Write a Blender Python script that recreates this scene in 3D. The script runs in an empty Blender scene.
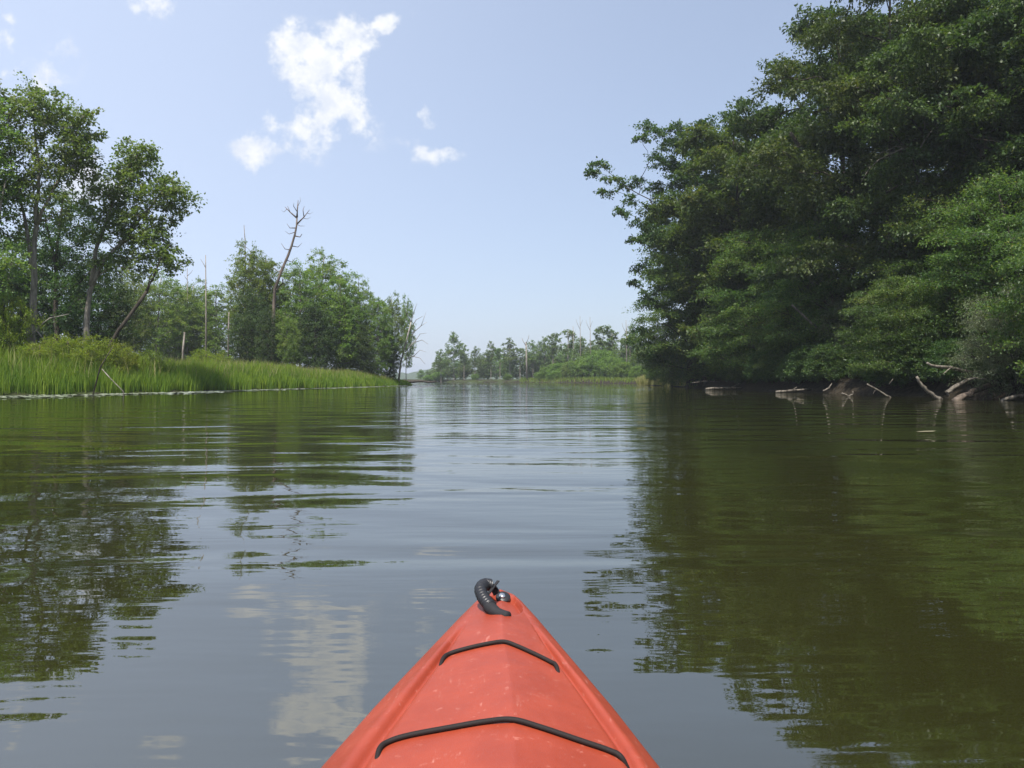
import bpy, math, random
import numpy as np
from mathutils import Vector

scene = bpy.context.scene
COL = scene.collection
R = math.radians
FPX, U0, V0, EYE = 760.0, 512.0, 379.5, 0.85     # focal length in pixels, principal column, horizon row, eye height

# ------------------------------------------------------------------ camera, sky, sun, exposure
cam_d = bpy.data.cameras.new('camera')
cam = bpy.data.objects.new('camera', cam_d); COL.objects.link(cam)
cam.location = (0, 0, EYE); cam.rotation_euler = (R(90), 0, 0)
cam_d.sensor_width = 36.0; cam_d.lens = 36.0 * FPX / 1024.0
cam_d.shift_y = -4.5 / 1024.0
cam_d.clip_start = 0.05; cam_d.clip_end = 8000
scene.camera = cam

SUN_EL, SUN_AZ = 62.0, -166.0       # azimuth clockwise from +Y (ahead): behind the kayak, a little to the left
sun_d = bpy.data.lights.new('sun', 'SUN')
sun = bpy.data.objects.new('sun', sun_d); COL.objects.link(sun)
sun_d.energy = 4.4; sun_d.angle = R(0.6); sun_d.color = (1.0, 0.955, 0.88)
sd = Vector((math.sin(R(SUN_AZ)) * math.cos(R(SUN_EL)), math.cos(R(SUN_AZ)) * math.cos(R(SUN_EL)), math.sin(R(SUN_EL))))
sun.rotation_euler = sd.to_track_quat('Z', 'Y').to_euler()
sun.location = (0, 0, 60)

vs = scene.view_settings
scene.display_settings.display_device = 'sRGB'
vs.view_transform = 'Standard'; vs.look = 'None'; vs.gamma = 1.0; vs.use_curve_mapping = False
vs.exposure = 0.72
SKY_STRENGTH = 0.085

class NT:
    """a small helper for node trees"""
    def __init__(self, tree): self.t = tree; tree.nodes.clear()
    def n(self, kind, **kw):
        nd = self.t.nodes.new(kind)
        for k, v in kw.items(): setattr(nd, k, v)
        return nd
    def put(self, sock, v):
        if hasattr(v, 'is_output') or hasattr(v, 'links'): self.t.links.new(v, sock)
        elif isinstance(v, (tuple, list)) and len(v) == 3 and sock.type == 'RGBA': sock.default_value = (*v, 1)
        else: sock.default_value = v
    def m(self, op, a, b=None, c=None, clamp=False):
        nd = self.n('ShaderNodeMath', operation=op); nd.use_clamp = clamp
        self.put(nd.inputs[0], a)
        if b is not None: self.put(nd.inputs[1], b)
        if c is not None: self.put(nd.inputs[2], c)
        return nd.outputs[0]
    def mix(self, f, a, b, kind='MIX'):
        nd = self.n('ShaderNodeMix', data_type='RGBA', blend_type=kind)
        self.put(nd.inputs[0], f); self.put(nd.inputs[6], a); self.put(nd.inputs[7], b)
        return nd.outputs[2]
    def step(self, x, lo, hi):
        nd = self.n('ShaderNodeMapRange', interpolation_type='SMOOTHSTEP')
        self.put(nd.inputs[0], x); self.put(nd.inputs[1], lo); self.put(nd.inputs[2], hi)
        return nd.outputs[0]
    def noise(self, vec, scale, detail=4, rough=0.55, dist=0.0):
        nd = self.n('ShaderNodeTexNoise'); self.put(nd.inputs['Vector'], vec)
        nd.inputs['Scale'].default_value = scale; nd.inputs['Detail'].default_value = detail
        nd.inputs['Roughness'].default_value = rough; nd.inputs['Distortion'].default_value = dist
        return nd.outputs['Fac']

world = bpy.data.worlds.new('World'); scene.world = world; world.use_nodes = True
W = NT(world.node_tree)
sky = W.n('ShaderNodeTexSky', sky_type='NISHITA'); sky.sun_disc = False
sky.sun_elevation = R(SUN_EL); sky.sun_rotation = R(SUN_AZ)
sky.air_density = 1.0; sky.dust_density = 2.2; sky.ozone_density = 1.6; sky.altitude = 100
tc = W.n('ShaderNodeTexCoord')
sep = W.n('ShaderNodeSeparateXYZ'); W.put(sep.inputs[0], tc.outputs['Generated'])
dx, dy, dz = sep.outputs
ya = W.m('MAXIMUM', dy, 0.05)
gx, gz = W.m('DIVIDE', dx, ya), W.m('DIVIDE', dz, ya)     # bearing and slope of each sky direction
cv = W.n('ShaderNodeCombineXYZ'); W.put(cv.inputs[0], gx); W.put(cv.inputs[1], gz)
gvec = cv.outputs[0]
# fair-weather cumulus scraps: (bearing px, row px, half width, half height, weight)
CL = [(288, 44, 24, 20, 1.05), (318, 66, 32, 30, 1.05), (350, 40, 30, 20, 1.05), (386, 20, 24, 12, 1.1), (326, 100, 30, 28, .95),
      (360, 128, 17, 24, 1.05), (306, 138, 28, 20, 1.05), (253, 152, 18, 17, 1.15), (276, 122, 22, 12, .55), (148, 8, 26, 14, 1.25), (432, 151, 28, 11, 1.05),
      (423, 112, 9, 17, .75), (80, 178, 24, 28, 1.1), (100, 190, 30, 20, .9), (0, 30, 12, 22, .9), (8, 75, 12, 12, .9), (46, 88, 14, 14, .7),
      (62, 60, 30, 24, .42), (-60, 110, 60, 40, .9), (-160, 30, 80, 60, .9), (500, -120, 110, 40, .95), (620, -240, 90, 50, .95), (1290, 80, 80, 40, .9), (150, -160, 120, 50, .9)]
warp = W.n('ShaderNodeTexNoise'); W.put(warp.inputs['Vector'], gvec); warp.inputs['Scale'].default_value = 16; warp.inputs['Detail'].default_value = 5
wv = W.n('ShaderNodeVectorMath', operation='MULTIPLY_ADD'); W.put(wv.inputs[0], warp.outputs['Color']); wv.inputs[1].default_value = (.05, .05, 0)
wo = W.n('ShaderNodeVectorMath', operation='ADD'); W.put(wo.inputs[0], gvec); wo.inputs[1].default_value = (-.025, -.025, 0); W.put(wv.inputs[2], wo.outputs[0])
sp2 = W.n('ShaderNodeSeparateXYZ'); W.put(sp2.inputs[0], wv.outputs[0])
acc = None
for (cu, cw, ru, rv, wt) in CL:
    a = W.m('MULTIPLY_ADD', sp2.outputs[0], FPX / ru, -(cu - U0) / ru)
    b = W.m('MULTIPLY_ADD', sp2.outputs[1], FPX / rv, -(V0 - cw) / rv)
    r2 = W.m('ADD', W.m('MULTIPLY', a, a), W.m('MULTIPLY', b, b))
    g = W.m('MULTIPLY', W.m('EXPONENT', W.m('MULTIPLY', r2, -0.9)), wt)
    acc = g if acc is None else W.m('ADD', acc, g)
fb = W.noise(gvec, 26, 7, 0.6)
fb2 = W.noise(gvec, 70, 4, 0.6)
lump = W.noise(gvec, 11, 3, .5)
dens = W.m('ADD', W.m('MULTIPLY', acc, 0.60), W.m('MULTIPLY_ADD', fb, 2.3, -1.30))
dens = W.m('ADD', dens, W.m('MULTIPLY_ADD', lump, 1.0, -0.5))
dens = W.m('ADD', dens, W.m('MULTIPLY_ADD', fb2, 0.30, -0.15))
cover = W.m('MULTIPLY', W.step(dens, 0.05, 0.62), W.step(acc, 0.08, 0.5))
cover = W.m('MULTIPLY', cover, W.step(dy, 0.03, 0.12))
lit = W.m('ADD', W.m('MULTIPLY', W.noise(gvec, 34, 4, .55), .75), W.m('MULTIPLY', W.m('ADD', W.m('MULTIPLY', gx, .35), W.m('MULTIPLY', gz, .9)), .5))
thick = W.step(lit, 0.33, 0.62)
ccol = W.mix(thick, (5.9, 6.3, 7.1), (7.6, 7.65, 7.7))
veil = W.m('MULTIPLY_ADD', W.step(gx, .45, -.75), .34, .34)
base_sky = W.mix(veil, sky.outputs[0], (6.0, 6.9, 8.9))      # thin summer haze over the clear-air model, thicker to the left
out_col = W.mix(W.m('MULTIPLY', cover, .93), base_sky, ccol)
bg = W.n('ShaderNodeBackground'); W.put(bg.inputs[0], out_col); bg.inputs[1].default_value = SKY_STRENGTH
wout = W.n('ShaderNodeOutputWorld'); W.t.links.new(bg.outputs[0], wout.inputs[0])

cy = scene.cycles
cy.use_denoising = True
cy.max_bounces = 7; cy.diffuse_bounces = 3; cy.glossy_bounces = 3; cy.transmission_bounces = 4; cy.volume_bounces = 0; cy.transparent_max_bounces = 4
cy.caustics_reflective = False; cy.caustics_refractive = False
cy.sample_clamp_indirect = 6

# ------------------------------------------------------------------ helpers
def px(u, v, d): return Vector(((u - U0) / FPX * d, d, EYE + (V0 - v) / FPX * d))
def link(o, parent=None):
    COL.objects.link(o)
    if parent: o.parent = parent
    return o
def tag(o, label=None, cat=None, group=None, kind=None):
    if label: o['label'] = label
    if cat: o['category'] = cat
    if group: o['group'] = group
    if kind: o['kind'] = kind
    return o
def empty(name, loc=(0, 0, 0), rz=0):
    o = bpy.data.objects.new(name, None); o.location = loc; o.rotation_euler = (0, 0, rz)
    o.empty_display_size = .2
    return link(o)
def np_mesh(name, verts, faces, mat, smooth=False, attr=None):
    """faces: an array of one polygon size, or a list of such arrays"""
    groups = faces if isinstance(faces, list) else [faces]
    me = bpy.data.meshes.new(name)
    verts = np.asarray(verts, dtype=np.float32)
    me.vertices.add(len(verts)); me.vertices.foreach_set('co', verts.ravel())
    loops = np.concatenate([np.asarray(g, dtype=np.int32).ravel() for g in groups])
    tot = np.concatenate([np.full(len(g), np.asarray(g).shape[1], dtype=np.int32) for g in groups])
    start = np.concatenate([[0], np.cumsum(tot)[:-1]]).astype(np.int32)
    me.loops.add(len(loops)); me.loops.foreach_set('vertex_index', loops)
    me.polygons.add(len(tot)); me.polygons.foreach_set('loop_start', start)
    me.update(calc_edges=True)
    if smooth: me.polygons.foreach_set('use_smooth', np.ones(len(tot), dtype=bool))
    if attr is not None:
        at = me.attributes.new('tint', 'FLOAT', 'FACE'); at.data.foreach_set('value', np.asarray(attr, dtype=np.float32))
    me.materials.append(mat); me.validate()
    return me
def mesh_obj(name, me, parent=None): return link(bpy.data.objects.new(name, me), parent)
def new_mat(name):
    m = bpy.data.materials.new(name); m.use_nodes = True
    return m, NT(m.node_tree)
def finish(T, shader, vol=None):
    o = T.n('ShaderNodeOutputMaterial'); T.t.links.new(shader, o.inputs['Surface'])
def principled(T, color, rough=.6, spec=.4, normal=None, metallic=0.0, ior=None):
    p = T.n('ShaderNodeBsdfPrincipled')
    T.put(p.inputs['Base Color'], color); T.put(p.inputs['Roughness'], rough); p.inputs['Specular IOR Level'].default_value = spec
    p.inputs['Metallic'].default_value = metallic
    if ior: p.inputs['IOR'].default_value = ior
    if normal is not None: T.put(p.inputs['Normal'], normal)
    return p.outputs[0]
def bump(T, h, strength=1.0, dist=1.0):
    b = T.n('ShaderNodeBump'); T.put(b.inputs['Height'], h); b.inputs['Strength'].default_value = strength; b.inputs['Distance'].default_value = dist
    return b.outputs[0]
def objco(T): return T.n('ShaderNodeTexCoord').outputs['Object']
def scaled(T, vec, s):
    nd = T.n('ShaderNodeVectorMath', operation='MULTIPLY'); T.put(nd.inputs[0], vec); nd.inputs[1].default_value = s
    return nd.outputs[0]

def leaf_mat(name, a, b, c, trans=.42, rough=.5, gloss=.35):
    """leaf green from a (common) to b (yellower) with rare c"""
    m, T = new_mat(name)
    t = T.n('ShaderNodeAttribute', attribute_name='tint').outputs['Fac']
    col = T.mix(T.step(t, 0.15, 0.85), a, b)
    col = T.mix(T.step(t, 0.90, 1.0), col, c)
    rnd = T.n('ShaderNodeObjectInfo').outputs['Random']
    hs = T.n('ShaderNodeHueSaturation'); T.put(hs.inputs['Color'], col)
    T.put(hs.inputs['Hue'], T.m('MULTIPLY_ADD', rnd, .03, .485)); T.put(hs.inputs['Value'], T.m('MULTIPLY_ADD', rnd, .35, .83))
    col = hs.outputs[0]
    p = principled(T, col, rough, gloss)
    tr = T.n('ShaderNodeBsdfTranslucent')
    T.put(tr.inputs[0], T.mix(1.0, col, (1.9, 2.0, .8), 'MULTIPLY'))
    mx = T.n('ShaderNodeMixShader'); mx.inputs[0].default_value = trans
    T.t.links.new(p, mx.inputs[1]); T.t.links.new(tr.outputs[0], mx.inputs[2])
    finish(T, mx.outputs[0])
    return m
def bark_mat(name, a, b, scale=6):
    m, T = new_mat(name)
    v = scaled(T, objco(T), (1, 1, .22))
    f = T.noise(v, scale, 6, .65)
    col = T.mix(T.step(f, .32, .68), a, b)
    finish(T, principled(T, col, .9, .15, bump(T, T.noise(v, scale * 2.2, 4, .6), .8, .05)))
    return m

M = {}
M['leaf_wall'] = leaf_mat('leaf_deep_green', (.030, .064, .018), (.064, .106, .026), (.12, .14, .03), .32)
M['leaf_oak'] = leaf_mat('leaf_oak', (.034, .060, .017), (.076, .104, .028), (.11, .13, .03), .30)
M['leaf_bough'] = leaf_mat('leaf_bough_green', (.044, .084, .022), (.094, .136, .030), (.14, .15, .03), .38)
M['leaf_cotton'] = leaf_mat('leaf_cottonwood', (.085, .145, .040), (.14, .195, .048), (.14, .15, .04), .40)
M['leaf_grove'] = leaf_mat('leaf_grove', (.085, .145, .038), (.160, .215, .044), (.16, .18, .04), .42)
M['leaf_far'] = leaf_mat('leaf_far', (.085, .140, .050), (.130, .185, .058), (.11, .13, .05), .35)
M['leaf_willow'] = leaf_mat('leaf_willow', (.11, .145, .085), (.15, .18, .10), (.17, .19, .11), .25)
M['leaf_yellow'] = leaf_mat('leaf_goldenrod', (.115, .175, .026), (.20, .235, .032), (.22, .22, .04), .45)
M['leaf_shore'] = leaf_mat('leaf_shore_shrub', (.090, .155, .038), (.14, .205, .045), (.13, .16, .04), .42)
M['bark_dark'] = bark_mat('bark_dark', (.030, .025, .020), (.085, .072, .058))
M['bark_pale'] = bark_mat('bark_pale', (.12, .105, .085), (.30, .27, .23))
M['bark_snag'] = bark_mat('bark_snag', (.070, .055, .045), (.19, .15, .12), 3)
M['driftwood'] = bark_mat('driftwood', (.050, .042, .034), (.21, .185, .15), 7)
M['bark_grey'] = bark_mat('bark_grey_deadwood', (.16, .145, .13), (.40, .37, .33), 5)

# ------------------------------------------------------------------ wood and leaves
def tube_arrays(pts, rad, sides=6):
    """a tapered tube with closed ends along a polyline"""
    P = np.array([tuple(p) for p in pts], dtype=float); n = len(P)
    T_ = np.gradient(P, axis=0); T_ /= np.linalg.norm(T_, axis=1)[:, None] + 1e-9
    up = np.array([0.31, 0.17, 0.93]); up2 = np.array([1.0, .1, 0])
    A = np.cross(T_, up); bad = np.linalg.norm(A, axis=1) < .15
    A[bad] = np.cross(T_[bad], up2); A /= np.linalg.norm(A, axis=1)[:, None]
    B = np.cross(T_, A)
    th = np.linspace(0, 2 * math.pi, sides, endpoint=False)
    rad = np.asarray(rad, dtype=float)
    V = P[:, None, :] + rad[:, None, None] * (np.cos(th)[None, :, None] * A[:, None, :] + np.sin(th)[None, :, None] * B[:, None, :])
    V = V.reshape(-1, 3)
    i = np.arange(n - 1)[:, None] * sides; j = np.arange(sides)[None, :]; k = (j + 1) % sides
    F = np.stack([i + j, i + k, i + sides + k, i + sides + j], -1).reshape(-1, 4)
    V = np.vstack([V, P[0], P[-1]])
    c0, c1 = len(V) - 2, len(V) - 1; e = (n - 1) * sides
    jj = np.arange(sides); kk = (jj + 1) % sides
    caps = np.concatenate([np.stack([kk, jj, np.full(sides, c0), np.full(sides, c0)], -1), np.stack([e + jj, e + kk, np.full(sides, c1), np.full(sides, c1)], -1)])
    return V, F, caps[:, :3]
class Wood:
    def __init__(self): self.V, self.Q, self.T, self.n = [], [], [], 0
    def tube(self, pts, rad, sides=6):
        v, q, t = tube_arrays(pts, rad, sides)
        self.V.append(v); self.Q.append(q + self.n); self.T.append(t + self.n); self.n += len(v)
    def sticks(self, A, B, ra, rb):
        """many straight three-sided twigs at once"""
        A = np.asarray(A, float); B = np.asarray(B, float); n = len(A)
        if not n: return
        D = B - A; D /= np.linalg.norm(D, axis=1)[:, None] + 1e-9
        X = np.cross(D, np.array([.23, .41, .88])); X /= np.linalg.norm(X, axis=1)[:, None] + 1e-9
        Y = np.cross(D, X)
        v = []
        for P, r in ((A, ra), (B, rb)):
            for k in range(3):
                a = 2 * math.pi * k / 3
                v.append(P + r * (math.cos(a) * X + math.sin(a) * Y))
        v = np.stack(v, 1).reshape(-1, 3)
        o = (np.arange(n) * 6)[:, None]
        q = np.concatenate([o + np.array([[0, 1, 4, 3]]), o + np.array([[1, 2, 5, 4]]), o + np.array([[2, 0, 3, 5]])])
        self.V.append(v); self.Q.append(q + self.n); self.n += len(v)
    def mesh(self, name, mat):
        f = [np.concatenate(self.Q)]
        if self.T: f.append(np.concatenate(self.T))
        return np_mesh(name, np.concatenate(self.V), f, mat, smooth=True)
def leaves_mesh(name, P, D, Nn, L, wfrac, tint, mat):
    """kite-shaped leaves, folded slightly along the midrib"""
    D = D / (np.linalg.norm(D, axis=1)[:, None] + 1e-9)
    S = np.cross(D, Nn); S /= np.linalg.norm(S, axis=1)[:, None] + 1e-9
    N2 = np.cross(S, D)
    L = L[:, None]
    v = np.stack([P, P + D * L * .42 + S * L * wfrac + N2 * L * .10, P + D * L - N2 * L * .12, P + D * L * .42 - S * L * wfrac + N2 * L * .10], 1).reshape(-1, 3)
    f = (np.arange(len(P)) * 4)[:, None] + np.array([[0, 1, 2, 3]])
    return np_mesh(name, v, f, mat, attr=tint)

def fill(rng, ells, n, mind, shell=.4):
    """points spread through ellipsoids (cx,cy,cz,rx,ry,rz), never closer than mind"""
    E = np.array(ells, float); w = E[:, 3] * E[:, 4] * E[:, 5]; w /= w.sum()
    out = []
    for _ in range(n * 14):
        e = E[rng.choice(len(E), p=w)]
        d = rng.normal(size=3); d /= np.linalg.norm(d)
        p = e[:3] + d * e[3:] * (shell + (1 - shell) * rng.random() ** .6)
        if all((p[0] - q[0]) ** 2 + (p[1] - q[1]) ** 2 + 1.5 * (p[2] - q[2]) ** 2 > mind * mind for q in out):
            out.append(p)
            if len(out) >= n: break
    return out

def grow(rng, trunks, clumps, sprays=12, per=28, L=.13, wfrac=.26, droop=.25, flat=.6, bark='bark_dark', leaf='leaf_wall', tip=.02, spread=.13, twig=.007, limb_pow=.5, lift=.25, names=('trunk', 'crown')):
    """trunks: list of (points, base radius, top radius); clumps: list of (centre, radius). Returns (wood mesh, leaf mesh)."""
    wood = Wood(); nodes = []; par = []; fixed = []
    for pts, r0, r1 in trunks:
        pts = [Vector(p) for p in pts]; fine = []
        for a, b in zip(pts[:-1], pts[1:]):
            k = max(2, int((b - a).length / .9))
            fine += [a.lerp(b, i / k) for i in range(k)]
        fine.append(pts[-1])
        jit = [Vector(rng.normal(size=3) * r0 * .16) for _ in fine]
        fine = [p + (j if 0 < i < len(fine) - 1 else Vector()) for i, (p, j) in enumerate(zip(fine, jit))]
        n = len(fine); rad = [r0 + (r1 - r0) * (i / (n - 1)) ** .8 for i in range(n)]
        rad[0] *= 1.45
        if n > 2: rad[1] *= 1.12
        wood.tube(fine, rad, 9)
        lo = .22 if len(trunks) == 1 else .3
        for i, p in enumerate(fine):
            if i >= lo * n: nodes.append(np.array(p)); par.append(-1); fixed.append(rad[i])
    N0 = len(nodes)
    order = sorted(range(len(clumps)), key=lambda i: min(np.linalg.norm(clumps[i][0] - q) for q in nodes[:N0]))
    depth = [0.0] * N0
    edges = []
    for i in order:
        c = np.asarray(clumps[i][0]); Q = np.array(nodes)
        dv = c - Q; dist = np.linalg.norm(dv, axis=1)
        cost = dist + .35 * np.array(depth) + 1.3 * np.maximum(0, Q[:, 2] - c[2] + .25 * dist) 
        j = int(np.argmin(cost))
        a = nodes[j]; h = dist[j]
        mids = []
        for t in (.36, .70):
            mids.append(a + (c - a) * t + np.array([0, 0, lift * h * t * (1 - t)]) + rng.normal(size=3) * h * .05)
        prev = j; chain = [j]
        for mpt in mids + [c]:
            nodes.append(mpt); par.append(prev); depth.append(depth[prev] + h / 3); prev = len(nodes) - 1; chain.append(prev)
        edges.append(chain)
    load = [0.0] * len(nodes)
    for ch in edges: load[ch[-1]] += 1
    for i in range(len(nodes) - 1, N0 - 1, -1): load[par[i]] += load[i] if par[i] >= 0 else 0
    def rr(i): return tip * (max(load[i], 1)) ** limb_pow
    for ch in edges:
        pts = [nodes[i] for i in ch]; rad = [rr(i) for i in ch]
        rad[0] = rad[1] * 1.12
        if ch[0] < N0: rad[0] = min(rad[0] * 1.2, fixed[ch[0]] * .85); rad[1] = min(rad[1], fixed[ch[0]] * .8)
        wood.tube(pts, rad, 5)
    # sprays and leaves
    PP, DD, NN, LL, TT, TA, TB = [], [], [], [], [], [], []
    for c, r in clumps:
        c = np.asarray(c)
        ns = max(3, int(sprays * rng.uniform(.8, 1.2)))
        d = rng.normal(size=(ns, 3)); d[:, 2] = d[:, 2] * flat + .18; d /= np.linalg.norm(d, axis=1)[:, None]
        st = c + d * r * .08
        ln = r * rng.uniform(.65, 1.15, size=(ns, 1))
        en = c + d * ln * np.array([1, 1, flat + .15]); en[:, 2] -= droop * r * rng.uniform(.2, 1.0, size=ns)
        TA.append(st); TB.append(en)
        t = rng.uniform(.12, 1.04, size=(ns, per, 1)) ** .8
        p = st[:, None] + (en - st)[:, None] * t + rng.normal(size=(ns, per, 3)) * r * np.array([spread, spread, spread * .65])
        dd = d[:, None] * .7 + rng.normal(size=(ns, per, 3)) * .75 + np.array([0, 0, -.25])
        nn = np.array([0, 0, 1.0]) + rng.normal(size=(ns, per, 3)) * .55
        PP.append(p.reshape(-1, 3)); DD.append(dd.reshape(-1, 3)); NN.append(nn.reshape(-1, 3))
        LL.append(L * rng.uniform(.6, 1.25, size=ns * per))
        TT.append(np.clip(rng.normal(.45, .13) + rng.normal(0, .22, size=ns * per), 0, 1))
    wood.sticks(np.concatenate(TA), np.concatenate(TB), twig, twig * .35)
    wm = wood.mesh(names[0], M[bark])
    lm = leaves_mesh(names[1], np.concatenate(PP), np.concatenate(DD), np.concatenate(NN), np.concatenate(LL), wfrac, np.concatenate(TT), M[leaf])
    return wm, lm
def plant(name, meshes, loc, label, cat='tree', group=None, rz=0.0, s=(1, 1, 1), names=('trunk', 'crown')):
    root = empty(name, loc, rz); root.scale = s
    for nm, me in zip(names, meshes): mesh_obj(nm, me, root)
    return tag(root, label, cat, group)
def copy_plant(src, loc, label, rz=0.0, s=(1, 1, 1), group=None):
    root = src.copy(); COL.objects.link(root); root.location = loc; root.rotation_euler = (0, 0, rz); root.scale = s
    root['label'] = label
    if group: root['group'] = group
    for ch in src.children:
        c = ch.copy(); COL.objects.link(c); c.parent = root
    return root

# ------------------------------------------------------------------ shoreline, ground, water
LS = np.array([(-400, -34), (0, -31), (20, -28.5), (32, -27.2), (39, -26), (46, -23), (61, -21), (76, -18), (99, -15.6), (108, -14.4), (116, -18), (130, -30), (150, -44), (230, -60), (300, -60), (3000, -60)], float)
RS = np.array([(-400, 26), (0, 27), (20, 24.5), (29, 22.6), (35, 20.6), (48, 19.6), (60, 19.2), (81, 19), (104, 20), (118, 19.5), (150, 26), (190, 40), (3000, 40)], float)
FS = np.array([(-400, 300), (-60, 265), (-28, 256), (2, 228), (14, 190), (21, 160), (28, 140), (60, 120), (400, 120)], float)
def inland(X, Y):
    X = np.asarray(X, float); Y = np.asarray(Y, float)
    a = np.interp(Y, LS[:, 0], LS[:, 1]) - X
    b = X - np.interp(Y, RS[:, 0], RS[:, 1])
    c = (Y - np.interp(X, FS[:, 0], FS[:, 1])) * .8
    return np.maximum(np.maximum(a, b), c)
def ground_z(X, Y):
    d = inland(X, Y)
    rb = np.asarray(X, float) - np.interp(np.asarray(Y, float), RS[:, 0], RS[:, 1])
    steep = (rb > 0) & (np.asarray(Y) < 115)
    wob = .10 * np.sin(np.asarray(X) * .9 + 1.3) * np.sin(np.asarray(Y) * .7) + .12 * np.sin(np.asarray(X) * .23 + np.asarray(Y) * .19)
    z = np.where(d < 0, np.maximum(d * .22, -1.4), np.minimum(.12 + d * .16, .75) * np.clip(d / .5, 0, 1))
    z = np.where(steep, np.minimum(.95 * np.clip(rb / .9, 0, 1) + rb * .03, 1.6), z)
    return z + wob * np.clip(d / 3, 0, 1)
def gz1(x, y): return float(ground_z(np.array([x]), np.array([y]))[0])

def axis(a, b, fine, lo, hi, coarse):
    mid = np.arange(a, b + fine, fine)
    left = a - np.cumsum(np.geomspace(fine * 1.5, coarse, 26)); left = left[left > lo]
    right = b + np.cumsum(np.geomspace(fine * 1.5, coarse, 26)); right = right[right < hi]
    return np.concatenate([[lo], left[::-1], mid, right, [hi]])
gx_ = axis(-62, 62, .8, -1500, 1500, 220); gy_ = axis(-20, 275, 1.3, -1500, 1500, 220)
GX, GY = np.meshgrid(gx_, gy_)
GZ = ground_z(GX, GY)
nx, ny = len(gx_), len(gy_)
ii = (np.arange(ny - 1)[:, None] * nx + np.arange(nx - 1)[None, :]).ravel()
gf = np.stack([ii, ii + 1, ii + nx + 1, ii + nx], -1)
m, T = new_mat('bank_soil')
co = objco(T)
SXn = T.n('ShaderNodeSeparateXYZ'); T.put(SXn.inputs[0], co); SX = SXn.outputs[0]      # leaf litter, no grass, right woods; dark tone paints in the bank's shade
f1 = T.noise(co, .35, 6, .6); f2 = T.noise(co, 4.5, 5, .6)
c1 = T.mix(T.step(f2, .35, .65), (.016, .013, .009), (.040, .032, .022))
c2 = T.mix(T.step(f2, .3, .7), (.030, .042, .014), (.055, .070, .022))
finish(T, principled(T, T.mix(T.m('MULTIPLY', T.step(f1, .40, .58), T.step(SX, 16.0, 10.0)), c1, c2), .95, .1, bump(T, f2, .7, .15)))
tag(mesh_obj('ground', np_mesh('ground', np.stack([GX.ravel(), GY.ravel(), GZ.ravel()], -1), gf, m, smooth=True)), kind='structure')

m, T = new_mat('river_water')
co = objco(T)
q = T.n('ShaderNodeSeparateXYZ'); T.put(q.inputs[0], co)
swell = T.noise(scaled(T, co, (.36, .95, 1)), .70, 2, .45, .8)          # slow undulation, crests across the river
rip = T.noise(scaled(T, co, (.30, 1.35, 1)), 1.7, 3, .5, .4)            # ripples
fine = T.noise(scaled(T, co, (.55, 1.3, 1)), 6.5, 2, .5)
patch = T.step(T.noise(scaled(T, co, (.06, .09, 1)), 1.0, 2, .5), .40, .66)
dist = T.step(q.outputs[1], 3.0, 14.0)                                   # open water away from the sheltered near side is livelier
amp = T.m('MULTIPLY_ADD', T.m('MULTIPLY', patch, dist), 1.25, .42)
h = T.m('MULTIPLY', swell, .055)
h = T.m('ADD', h, T.m('MULTIPLY', T.m('MULTIPLY', rip, amp), .017))
h = T.m('ADD', h, T.m('MULTIPLY', T.m('MULTIPLY', fine, amp), .0022))
murk = T.mix(T.noise(co, .25, 3, .5), (.016, .017, .004), (.022, .022, .006))
finish(T, principled(T, murk, .012, .5, bump(T, h, 1.0, 1.0), ior=2.9))
wx = 1490
tag(mesh_obj('water', np_mesh('water', [(-wx, -wx, 0), (wx, -wx, 0), (wx, wx, 0), (-wx, wx, 0)], np.array([[0, 1, 2, 3]]), m)), kind='structure')

# a low wooded rise far down the valley
rng = np.random.default_rng(5)
hx = np.linspace(-560, 240, 160); hy = np.linspace(0, 1, 14)
HX, HT = np.meshgrid(hx, hy)
ridge = 15 + 4 * np.sin(hx * .013 + 1) + 3 * np.sin(hx * .041) + rng.normal(0, .5, hx.shape)
prof = np.sin(np.clip(hy, 0, 1) * math.pi)
HZ = prof[:, None] * ridge[None, :] + rng.normal(0, .8, HX.shape) * prof[:, None]
ii = (np.arange(13)[:, None] * 160 + np.arange(159)[None, :]).ravel()
m, T = new_mat('far_canopy'); co = objco(T)
finish(T, principled(T, T.mix(T.noise(co, .12, 5, .7), (.025, .05, .02), (.07, .10, .035)), .95, .05, bump(T, T.noise(co, .15, 5, .7), 1, 6)))
tag(mesh_obj('hills', np_mesh('hills', np.stack([HX.ravel(), 1180 + HT.ravel() * 240, HZ.ravel() * 1.35], -1), np.stack([ii, ii + 1, ii + 161, ii + 160], -1), m, smooth=True)), kind='structure')

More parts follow.
